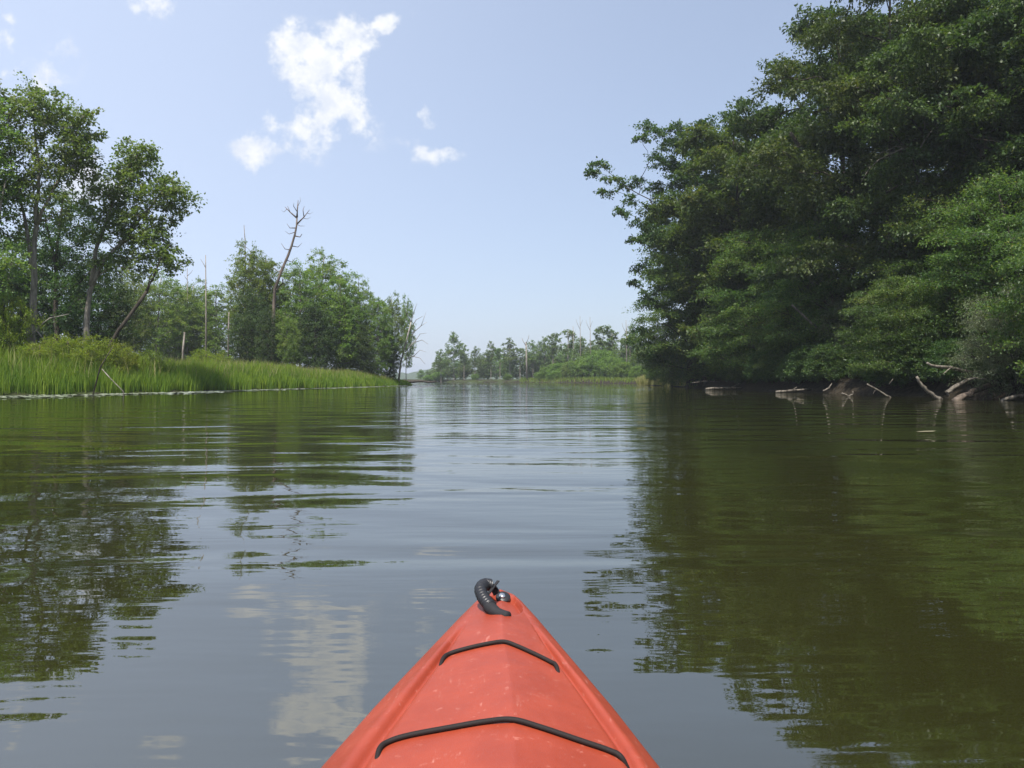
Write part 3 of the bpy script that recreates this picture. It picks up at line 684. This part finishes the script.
# meadow on the far point, and dry grass where it meets the dark bank
n = 22000
Y = rng.uniform(112, 235, n); X = rng.uniform(2, 48, n)
dd_ = inland(X, Y); k = (dd_ > .1) & (dd_ < 16); X, Y = X[k], Y[k]
tint = np.clip(rng.normal(.5, .25, len(X)), 0, 1)
tag(mesh_obj('meadow_grass', blades('meadow_grass', X, Y, ground_z(X, Y) - .05, rng.uniform(.5, 1.1, len(X)), rng.uniform(.05, .09, len(X)), tint, M['meadow'], rng)), kind='stuff')
n = 9000
Y = rng.uniform(84, 130, n); X = np.interp(Y, RS[:, 0], RS[:, 1]) + rng.random(n) ** 1.4 * 3.0 - .1
tint = np.clip(rng.normal(.45, .25, n), 0, 1)
tag(mesh_obj('dry_grass', blades('dry_grass', X, Y, ground_z(X, Y) - .05, rng.uniform(.5, 1.6, n), rng.uniform(.02, .05, n), tint, M['straw'], rng, .5)), kind='stuff')

# floating lily pads in a pale line along the grass
m, T = new_mat('lily_pad')
t = T.n('ShaderNodeAttribute', attribute_name='tint').outputs['Fac']
finish(T, principled(T, T.mix(t, (.16, .20, .12), (.36, .38, .30)), .32, .6))
n = 9500
Y = 22 + (104 - 22) * rng.random(n) ** 1.5
edge = np.interp(Y, LS[:, 0], LS[:, 1])
wd = np.interp(Y, [24, 40, 60, 104], [6.5, 5.0, 2.6, 1.2]) * (.65 + .35 * np.sin(Y * .9) * np.sin(Y * .37 + 1))
X = edge + .1 + rng.random(n) ** 1.2 * wd
r = rng.uniform(.07, .17, n); th = np.linspace(0, 5.9, 9)
rot = rng.uniform(0, 6.28, n)
vx = np.concatenate([X[:, None], X[:, None] + r[:, None] * np.cos(th[None] + rot[:, None])], 1)
vy = np.concatenate([Y[:, None], Y[:, None] + r[:, None] * np.sin(th[None] + rot[:, None])], 1)
vz = .008 + rng.random((n, 1)) * .02 + rng.normal(0, .07, (n, 1)) * (vx - X[:, None]) + rng.normal(0, .07, (n, 1)) * (vy - Y[:, None])
vz = np.maximum(vz, .004) + np.zeros_like(vx)
v = np.stack([vx, vy, vz], -1).reshape(-1, 3)
o = (np.arange(n) * 10)[:, None]
f = np.concatenate([o + np.array([[0, k, k + 1]]) for k in range(1, 9)])
tt = np.tile(rng.random(n), 8)
tag(mesh_obj('lily_pads', np_mesh('lily_pads', v, f, m, attr=tt)), kind='stuff')

# ------------------------------------------------------------------ far shore
GF = 'hazy trees across the far water'
def far_proto(seed, H, rx, base, n, cr, **kw):
    return proto_broad(seed, H, rx, base, n, cr, 8, 16, .42, kw.pop('leaf', 'leaf_far'), bark='bark_pale', trunk_r=.16, mind=cr * .95, tip=.035, twig=.012, **kw)
F1 = far_proto(71, 14, 3.6, .35, 34, 1.1, flat=.8, droop=.1)
F2 = far_proto(72, 14, 2.6, .40, 22, 1.0, flat=.9, droop=.05)
F3 = far_proto(73, 12, 4.4, .05, 60, 1.2, flat=.75, droop=.15)
F4 = far_proto(74, 14, 2.3, .55, 13, .9, flat=.9, droop=.05)
FAR = [
    ('F1', F1, 14, 441, 250, 350, 1.0, 0, 'first open tree after the gap of water and sky'), ('F1', F1, 14, 454, 252, 333, 1.0, 2, 'tallest open tree near the gap with its crown against the sky'), ('F3', F3, 12, 447, 262, 356, 1.1, 1, 'bushy tree under the first open trees'),
    ('F2', F2, 14, 464, 250, 344, 1.0, 1, 'slim tree beside the tallest open tree'), ('F1', F1, 14, 475, 248, 347, .9, 4, 'flat topped open tree before the middle gap'), ('F3', F3, 12, 484, 256, 352, .9, 3, 'bushy dark tree filling the middle gap'),
    ('F2', F2, 14, 491, 244, 340, .9, 3, 'slim dark headed tree after the middle gap'), ('F4', F4, 14, 500, 242, 346, 1.2, 0, 'thin crowned tree next to the dark headed one'), ('F2', F2, 14, 510, 240, 337, 1.2, 5, 'sparse wide crowned tree with grey twigs'),
    ('F3', F3, 12, 505, 252, 360, 1.2, 5, 'low bushy tree at the water under the sparse crowns'), ('F4', F4, 14, 520, 238, 346, 1.3, 3, 'thin tree left of the pale dead trunk'), ('F1', F1, 14, 533, 236, 341, 1.0, 1, 'open tree right behind the pale dead trunk'),
    ('F3', F3, 12, 545, 232, 336, .75, 2, 'densest dark tree in the middle of the far row'), ('F3', F3, 12, 556, 234, 343, .8, 0, 'dense dark tree next to the densest one'), ('F4', F4, 14, 553, 220, 330, 1.1, 2, 'leggy tree with tufts above the dense dark pair'),
    ('F4', F4, 14, 568, 214, 326, 1.2, 4, 'leggy tree with tufts and bare tops'), ('F3', F3, 12, 580, 208, 336, .8, 4, 'bright rounded tree behind the green mounds'), ('F3', F3, 12, 592, 206, 340, .7, 5, 'rounded tree beside the bright rounded one'),
    ('F4', F4, 14, 603, 196, 322, 1.3, 1, 'tall tufted tree with two round heads'), ('F4', F4, 14, 612, 196, 326, 1.2, 5, 'tall tufted tree leaning on its two headed neighbour'), ('F2', F2, 14, 630, 182, 325, 1.0, 2, 'sparse tree half behind the dark wall of trees'),
    ('F4', F4, 14, 622, 188, 335, 1.2, 3, 'short tufted tree just before the dark wall'), ('F3', F3, 12, 640, 176, 345, .9, 1, 'bushy tree in the shadow of the dark wall'), ('F3', F3, 12, 530, 250, 358, 1.2, 2.5, 'low bushy tree behind the pale dead trunk'),
    ('F3', F3, 12, 428, 270, 370, 1.3, 0.5, 'lowest bushy tree at the gap showing the distant hill'), ('F3', F3, 12, 465, 262, 360, 1.2, 3.5, 'low bushy tree under the flat topped row'),
]
for (k, me, H0, u, d, vt, wf, rz, lb) in FAR: put(k, me, H0, u, d, vt, wf, rz, 'far_tree', lb, GF)
rng = np.random.default_rng(9)
for u in range(420, 660, 11):
    d = float(np.interp(u, [420, 640], [285, 200])) + rng.uniform(-6, 8); p = px(u, 384, d); vt = float(np.interp(u, [420, 440, 500, 600, 660], [371, 357, 352, 346, 342])) + rng.uniform(-4, 6)
    s_ = height_at(vt, d) / 12
    o = copy_plant(first['F3'], (p.x + rng.uniform(-1, 1), p.y, gz1(p.x, p.y)), 'low tree in the hazy back row across the far water', rng.uniform(0, 6), (s_ * 1.3, s_ * 1.3, s_), GF); o.name = 'far_tree'
dead_tree('dead_pole', 'pale dead trunk standing alone at the far waterline', 226, [([(527, 384), (526.5, 360), (526, 342)], .34, .18), ([(526, 346), (523, 341), (522, 338)], .12, .05), ([(526, 344), (528.5, 338), (529, 335)], .12, .05)], 'bark_pale', group=GP)
for (u, v, d, lb) in [(580, 316, 204, 'first of the bare thin tops behind the green mounds'), (590, 317, 203, 'forked bare thin top behind the green mounds'), (626, 320, 180, 'bare thin top beside the dark wall of trees'), (573, 326, 210, 'shortest bare thin top among the tufted trees')]:
    dead_tree('dead_pole', lb, d, [([(u + 1, 384), (u + .5, 350), (u, v)], .16, .05), ([(u + .4, v + 14), (u - 3, v + 7), (u - 4, v + 3)], .06, .03), ([(u + .3, v + 10), (u + 2.5, v + 4)], .05, .03)], 'bark_pale', group=GP)
S2 = proto_broad(81, 4, 3.0, .0, 70, .8, 11, 22, .24, 'leaf_shore', bark='bark_dark', trunk_r=.07, mind=.75, flat=.9, droop=.05, wfrac=.2, tip=.012)
GB = 'rounded green shrubs along the far shore'
for i, (u, d, vt, wf, rz, lb) in enumerate([(548, 214, 367, 1.1, 0, 'first low mound shrub at the water'), (560, 210, 363, 1.1, 1, 'second mound shrub rising inland'), (574, 204, 361, 1.1, 2, 'mound shrub below the bare thin tops'), (588, 196, 356, 1.1, 3, 'big mound shrub behind the bright meadow'),
                                            (600, 192, 350, 1.0, 4, 'tallest mound shrub under the two headed tree'), (612, 186, 357, 1.1, 5, 'mound shrub beside the tallest one'), (624, 178, 362, 1.1, 2.4, 'mound shrub just before the dark wall'), (540, 222, 372, 1.1, 3.2, 'smallest mound shrub nearest the pale dead trunk'),
                                            (638, 168, 366, 1.0, 1.1, 'mound shrub in shade at the dark wall'), (508, 236, 374, 1.1, .4, 'small shrub at the water under sparse crowns'), (438, 256, 372, 1.3, 5.5, 'wide low shrub near the gap of sky'), (428, 258, 375, 1.2, 4.4, 'lowest shrub right at the gap of sky'),
                                            (475, 248, 374, 1.2, 2.2, 'small shrub under the flat topped tree'), (556, 205, 371, 1.1, 2.9, 'low shrub spreading in front of the second mound'), (660, 130, 366, .9, 0.9, 'shrub where dry grass meets the dark bank')]):
    put('S2', S2, 4, u, d, vt, wf, rz, 'shore_shrub', lb, GB, 'shrub')

# ------------------------------------------------------------------ driftwood
GD = 'bare driftwood limbs at the dark bank'
def limb(label, d, pts, r0, r1, extra=(), bark='driftwood', name='driftwood_log', cat='driftwood', seed=1, group=GD):
    rng = np.random.default_rng(seed); b = px(pts[0][0], pts[0][1], d)
    w = Wood()
    def tub(pp, ra, rb, dz0):
        q = [px(p[0], p[1], d + (p[2] if len(p) > 2 else 0)) - b for p in pp]
        fine_ = []
        for a, c in zip(q[:-1], q[1:]): fine_ += [a.lerp(c, t) + Vector(rng.normal(size=3) * ra * .22) for t in (0, .33, .67)]
        fine_.append(q[-1]); w.tube(fine_, np.linspace(ra, rb, len(fine_)) * rng.uniform(.88, 1.12, len(fine_)), 7)
    tub(pts, r0, r1, 0)
    for e in extra: tub(*e, 0)
    o = mesh_obj(name, w.mesh(name, M[bark])); o.location = b
    return tag(o, label, cat, group)
limb('long pale forked limb arching out over the water from the willow shrub', 32.3, [(947, 395.5), (953, 388), (966, 381), (980, 376, .6), (998, 369, 1.4)], .10, .06, [([(966, 381), (976, 378, -.4), (985, 379, -1)], .05, .02)], seed=2)
limb('pale upper limb lying level above the other driftwood', 32.6, [(926, 363), (934, 366), (950, 367.5, .3), (966, 372, .8), (985, 374, 1.5)], .05, .10, [([(950, 368), (943, 374, -.3)], .03, .015)], seed=3)
limb('short curved limb dipping its foot into the water', 32.6, [(916.5, 377), (920, 383), (926, 390), (934, 395.5), (941, 400.5)], .055, .10, seed=4)
limb('thick dark log sloping up out of the river', 31.8, [(955, 401), (968, 394, .4), (983, 387, 1.2), (996, 382, 2)], .14, .12, seed=5, bark='bark_snag')
limb('smooth pale log end resting at the waterline by the picture edge', 30.5, [(1000, 402), (1008, 398), (1022, 396), (1046, 393, .6)], .06, .10, seed=6)
limb('slender bare branch trailing down into the water by the drooping boughs', 36.5, [(867, 384), (876, 389), (886, 395), (895, 400)], .035, .05, [([(876, 389), (873, 394)], .02, .01), ([(889, 384), (893, 379)], .02, .01)], seed=7)
limb('small pale root stub beside the trailing branch', 39, [(842, 393), (848, 396), (853, 394.5), (853, 391)], .05, .03, seed=8)
limb('flat grey log lying along the water below the low drooping trees', 49, [(776, 391.5), (790, 391), (812, 389.5, .5)], .09, .05, [([(790, 391), (797, 387)], .04, .02)], seed=9)
limb('grey log with upturned twigs at the dark hollow', 62, [(706, 389), (720, 388), (742, 387.5, .6)], .12, .06, [([(730, 388), (740, 383)], .05, .02)], seed=10)
limb('thin bare branch crossing the dark hollow', 66, [(692, 383), (706, 381), (720, 382)], .05, .03, seed=11)
limb('bare stub branch between the flat grey log and the root stub', 46, [(823, 391), (829, 388), (832, 383)], .06, .025, seed=12)
limb('dark fallen log lying low in the gap before the far shore', 150, [(402, 381.8), (416, 381.2), (436, 381.6)], .35, .16, [([(408, 381.5), (404, 379)], .12, .05)], bark='bark_dark', seed=13)
limb('pale bleached log on the edge of the bright meadow', 170, [(603, 382.4), (610, 382.1), (617, 382.4)], .20, .13, seed=14)
# bare limbs caught in the dark wall
limb('pale dead branches with fine twigs hung in the high dark boughs', 42.5, [(925, 150), (918, 152), (905, 148), (892, 153), (878, 160), (868, 170), (861, 182)], .07, .012,
     [([(918, 152), (925, 140, .3), (932, 130, .3), (944, 124, .4)], .05, .015), ([(905, 148), (896, 146), (886, 151)], .03, .01), ([(925, 128), (924, 118), (915, 115), (905, 119)], .035, .01), ([(892, 153), (882, 152), (872, 158)], .025, .008)], name='dead_branch', cat='branch', seed=15, group='dead branches in the dark wall')
limb('grey dead limb slanting in the shade beside the low drooping trees', 50, [(792, 305), (803, 315), (816, 328)], .05, .10, name='dead_branch', cat='branch', seed=16, group='dead branches in the dark wall')
limb('heavy dark limb slanting down below the high shouldered tree', 51.5, [(790, 132), (800, 148, .3), (815, 166, .6), (836, 178, 1.2)], .10, .24, [([(800, 148), (794, 146)], .07, .04)], bark='bark_dark', name='dead_branch', cat='branch', seed=17, group='dead branches in the dark wall')

# a fallen leaf on the water
m, T = new_mat('floating_leaf'); finish(T, principled(T, (.30, .27, .17), .5, .4))
p = px(925, 432, EYE * FPX / (432 - V0))
v = np.array([(-.16, -.02, .006), (-.05, -.06, .012), (.10, -.05, .014), (.19, .01, .02), (.08, .05, .010), (-.07, .05, .008), (0, 0, .018)])
f = np.array([[k, (k + 1) % 6, 6] for k in range(6)])
o = mesh_obj('floating_leaf', np_mesh('floating_leaf', v, f, m)); o.location = (p.x, p.y, 0)
tag(o, 'small pale dry leaf floating alone on the dark reflection', 'leaf')

# ------------------------------------------------------------------ the kayak
CX = -.033
yw = np.array([(-1.42, .0), (-1.3, .08), (-1.0, .24), (-.6, .325), (0, .355), (.5, .345), (.9, .305), (1.164, .26), (1.354, .213), (1.613, .141), (1.80, .090), (1.90, .060), (1.945, .042), (1.968, .027), (1.980, .0)])
yzr = np.array([(-1.42, .30), (0, .31), (.8, .336), (1.15, .335), (1.5, .328), (1.8, .322), (1.93, .317), (1.98, .300)])
yze = np.array([(-1.42, .27), (0, .24), (1.0, .246), (1.35, .265), (1.6, .278), (1.88, .291), (1.98, .297)])
yof = np.array([(0, .0), (.9, .030), (1.0, .036), (1.15, .035), (1.31, .029), (1.52, .017), (1.6, .012), (1.9, .006), (1.98, 0)])
def kw_(y): return np.interp(y, yw[:, 0], yw[:, 1])
def deck_xyz(y, t):
    """deck surface at station y and fraction t (-1..1) of the half width"""
    w = kw_(y); zr = np.interp(y, yzr[:, 0], yzr[:, 1]); ze = np.interp(y, yze[:, 0], yze[:, 1]); off = np.interp(y, yof[:, 0], yof[:, 1])
    a = np.abs(t)
    g = np.interp(y, [1.0, 1.62, 1.8], [.72, .64, .60])
    fade = np.clip((1.70 - y) / .16, 0, 1)
    h_in = 1 - .50 * (a / g) ** 1.1
    q = np.clip((a - g) / (1 - g), 0, 1)
    h_out = .50 * (1 - q ** 1.9)
    h = np.where(a < g, h_in, h_out)
    dep = .0105 * np.exp(-((a - g - .015) / .030) ** 2) * fade
    rim = .0035 * np.exp(-((a - g - .10) / .05) ** 2) * fade
    z = ze + (zr - ze) * h - dep + rim
    x = CX + t * w + off * (1 - a)
    ex, ey = (x - (CX + .012)) / .048, (y - 1.815) / .108
    rr_ = np.sqrt(ex * ex + ey * ey)
    z = z - .016 * (1 - np.clip((rr_ - .84) / .16, 0, 1) ** 1.0 * 1.0) * (rr_ < 1.0)
    return x, y + 0 * t, z
def deck_z(x, y):
    w = max(float(kw_(y)), 1e-3); t = 0.0
    for _ in range(20):
        o = float(np.interp(y, yof[:, 0], yof[:, 1])); t = max(-1, min(1, (x - CX - o * (1 - abs(t))) / w))
    return float(deck_xyz(np.array([y]), np.array([t]))[2][0])
def on_deck(u, v, lift=.0):
    k = (v - V0) / FPX; y = 1.4
    for _ in range(30):
        x = (u - U0) / FPX * y; y = (EYE - deck_z(x, min(y, 1.975)) - lift) / k
    x = (u - U0) / FPX * y
    return Vector((x, y, deck_z(x, y) + lift))
ys = np.concatenate([np.linspace(-1.42, .85, 60), np.linspace(.86, 1.62, 130), np.linspace(1.625, 1.94, 110), 1.98 - .04 * (np.linspace(1, 0, 24)[1:]) ** 2])
ts = np.linspace(-1, 1, 141)
YY, TT_ = np.meshgrid(ys, ts, indexing='ij')
X, Yd, Z = deck_xyz(YY, TT_)
ze = np.interp(ys, yze[:, 0], yze[:, 1]); w = kw_(ys)
side = [(1.012, -.006), (1.016, -.014), (1.010, -.022), (.985, -.034), (.95, -.075), (.90, -.14), (.80, -.22), (.62, -.29), (.34, -.34), (0, -.36)]
def hull_ring(frac, dzv, s):
    zz = ze + dzv; rake = .55 * np.clip((ys - 1.1) / .88, 0, 1) ** 2 * (-dzv) - .2 * np.clip((-.9 - ys) / .5, 0, 1) * (-dzv)
    return np.stack([CX + s * w * frac, ys - rake, zz], -1)
rows = [np.stack([X[:, k], Yd[:, k], Z[:, k]], -1) for k in range(len(ts))]
rightr = [hull_ring(f_, z_, 1) for f_, z_ in side]; leftr = [hull_ring(f_, z_, -1) for f_, z_ in side[:-1]]
G = np.stack(rows + rightr + leftr[::-1], 1)            # stations x ring
ns, nr = G.shape[:2]
fi, fj = np.meshgrid(np.arange(ns - 1), np.arange(nr), indexing='ij'); fk = (fj + 1) % nr
F = np.stack([fi * nr + fj, fi * nr + fk, (fi + 1) * nr + fk, (fi + 1) * nr + fj], -1).reshape(-1, 4)
cen = G.reshape(-1, 3)[F].mean(1)
hole = (((cen[:, 1] - .05) / .55) ** 2 + ((cen[:, 0] - CX) / .265) ** 2 < 1) & (cen[:, 2] > .22)
F = F[~hole]
m, T = new_mat('kayak_plastic')
co = objco(T)
n1 = T.noise(co, 9, 6, .6); n2 = T.noise(co, 55, 5, .7); n3 = T.noise(scaled(T, co, (1, .16, 1)), 95, 4, .65)
col = T.mix(T.step(n1, .3, .7), (.262, .039, .0165), (.312, .050, .0225))
spots = T.step(n2, .60, .70)
col = T.mix(T.m('MULTIPLY', spots, .38), col, (.52, .20, .15))
scr = T.m('MULTIPLY', T.step(n3, .61, .70), T.step(n1, .45, .65))
col = T.mix(T.m('MULTIPLY', scr, .5), col, (.54, .24, .19))
grime = T.step(T.noise(co, 22, 6, .75), .60, .78)
col = T.mix(T.m('MULTIPLY', grime, .35), col, (.22, .045, .03))
hb = T.m('ADD', T.m('MULTIPLY', T.noise(co, 420, 2, .5), .0006), T.m('MULTIPLY', T.noise(co, 14, 2, .5), .004))
finish(T, principled(T, col, T.m('MULTIPLY_ADD', n1, .18, .36), .45, bump(T, hb, .7, 1.0)))
kay = empty('kayak', (0, 0, 0)); tag(kay, 'red orange plastic kayak bow with two black bungee cords pointing up the river', 'kayak')
mesh_obj('hull', np_mesh('hull', G.reshape(-1, 3), F, m, smooth=True), kay)
def plastic(name, c, rough=.5, spec=.4, bscale=None):
    m, T = new_mat(name); co = objco(T)
    n_ = T.noise(co, bscale or 200, 3, .6)
    finish(T, principled(T, T.mix(n_, tuple(x * .75 for x in c), tuple(x * 1.25 for x in c)), rough, spec, bump(T, n_, .5, .001)))
    return m
blk = plastic('black_rubber', (.014, .014, .016), .42, .5); web = plastic('black_webbing', (.018, .018, .020), .75, .3, 700); brown = plastic('bungee_sheath', (.013, .009, .008), .7, .3, 900)
steel, T = new_mat('steel_screw'); finish(T, principled(T, (.62, .62, .60), .25, .5, metallic=1.0))
def smooth_path(pts, n=10):
    """Catmull-Rom through the points"""
    P = [pts[0]] + list(pts) + [pts[-1]]; out = []
    for i in range(1, len(P) - 2):
        for k in range(n):
            t = k / n; a, b, c, d = P[i - 1], P[i], P[i + 1], P[i + 2]
            out.append(.5 * ((2 * b) + (c - a) * t + (2 * a - 5 * b + 4 * c - d) * t * t + (3 * b - a - 3 * c + d) * t ** 3))
    out.append(P[-2]); return out
for pts in ([(440, 664), (443.5, 658), (451, 653), (470, 647.5), (490, 643.2), (504, 641.6), (516, 645.5), (536, 654.5), (550, 661.5), (556, 665.5), (558.5, 671)],
            [(376.5, 757), (380, 748), (390, 741), (410, 735), (450, 727.5), (485, 721.5), (512, 719.5), (540, 727), (580, 740.5), (608, 750), (621, 757), (629.5, 767)]):
    q = [on_deck(u, v, .0042) for u, v in pts]
    q[0] -= Vector((0, 0, .010)); q[-1] -= Vector((0, 0, .010))
    wd = Wood(); sp = smooth_path(q, 8); wd.tube(sp, [.0042] * len(sp), 10)
    mesh_obj('bungee_cord', wd.mesh('bungee_cord', brown), kay)
# carry handle: ribbed grip, its cord, the folded strap end, the pad and its screw
hp = [px(490, 585, 1.86), px(484.5, 584.5, 1.85), px(480.5, 589, 1.82), px(482.5, 596, 1.79), px(486.5, 602, 1.765), px(491, 607, 1.745)]
sp = smooth_path(hp, 14)
rad = [.0142 + .0012 * math.sin(i * 2 * math.pi / 5.2) for i in range(len(sp))]; rad[0] = .012; rad[-1] = .0145
wd = Wood(); wd.tube(sp, rad, 16); grip = mesh_obj('carry_handle', wd.mesh('carry_handle', blk), kay)
tp = smooth_path([px(489, 606.5, 1.75), px(494, 611, 1.73), px(501, 614.5, 1.715), px(508, 616.5, 1.70)], 6)
wd = Wood(); wd.tube(tp, np.interp(np.linspace(0, 1, len(tp)), [0, .35, .5, 1], [.0150, .0140, .0122, .0112]), 12); mesh_obj('handle_cord', wd.mesh('handle_cord', web), grip)
import bmesh
def ribbon(name, pts, wid, th, mat, parent):
    bm = bmesh.new(); prev = None
    for i, p in enumerate(pts):
        a = pts[max(i - 1, 0)]; b = pts[min(i + 1, len(pts) - 1)]; t = (b - a).normalized()
        s = Vector((.95, -.3, .1)); s = (s - t * s.dot(t)).normalized(); nn = t.cross(s)
        ring = [bm.verts.new(p + s * wid * x + nn * th * y) for x, y in ((-1, -1), (1, -1), (1, 1), (-1, 1))]
        if prev:
            for k in range(4): bm.faces.new((prev[k], prev[(k + 1) % 4], ring[(k + 1) % 4], ring[k]))
        else: bm.faces.new(ring[::-1])
        prev = ring
    bm.faces.new(prev); bm.normal_update()
    me = bpy.data.meshes.new(name); bm.to_mesh(me); bm.free(); me.materials.append(mat)
    return mesh_obj(name, me, parent)
ribbon('strap_end', [px(486, 597, 1.80), px(489.5, 592.5, 1.83), px(493.5, 587, 1.85), px(498.3, 580.8, 1.87)], .0035, .0012, web, grip)
ribbon('strap', [px(489, 584, 1.86), px(494, 588.5, 1.875), px(497, 594, 1.87)], .009, .0022, web, grip)
c = on_deck(503.0, 598, .003)
def disc(name, c, r, h, mat, parent, dome=0.0, seg=28):
    w_ = Wood(); nrm = Vector((.12, -.55, 1)).normalized()
    prof = [(0, r), (.6, r), (1.0, r * .86)] if not dome else [(0, r), (.45, r * .98), (.8, r * .75), (1.0, r * .35)]
    w_.tube([c + nrm * h * a for a, _ in prof], [b for _, b in prof], seg)
    return mesh_obj(name, w_.mesh(name, mat), parent)
pad = disc('washer', c, .0185, .007, blk, kay)
scw = disc('screw', c + Vector((-.002, -.004, .0065)), .0085, .005, steel, pad, dome=1)

# ------------------------------------------------------------------ the hazy summer air
bm = bmesh.new(); bmesh.ops.create_cube(bm, size=1.0)
me = bpy.data.meshes.new('haze'); bm.to_mesh(me); bm.free()
hz = mesh_obj('haze', me); hz.scale = (3100, 3100, 48); hz.location = (0, 0, 48 / 2 - 3.2)
m = bpy.data.materials.new('summer_haze'); m.use_nodes = True; T = NT(m.node_tree)
pv = T.n('ShaderNodeVolumePrincipled'); pv.inputs['Color'].default_value = (.86, .93, 1.0, 1); pv.inputs['Density'].default_value = .00034; pv.inputs['Anisotropy'].default_value = .1
o = T.n('ShaderNodeOutputMaterial'); T.t.links.new(pv.outputs[0], o.inputs['Volume'])
me.materials.append(m); tag(hz, kind='stuff')
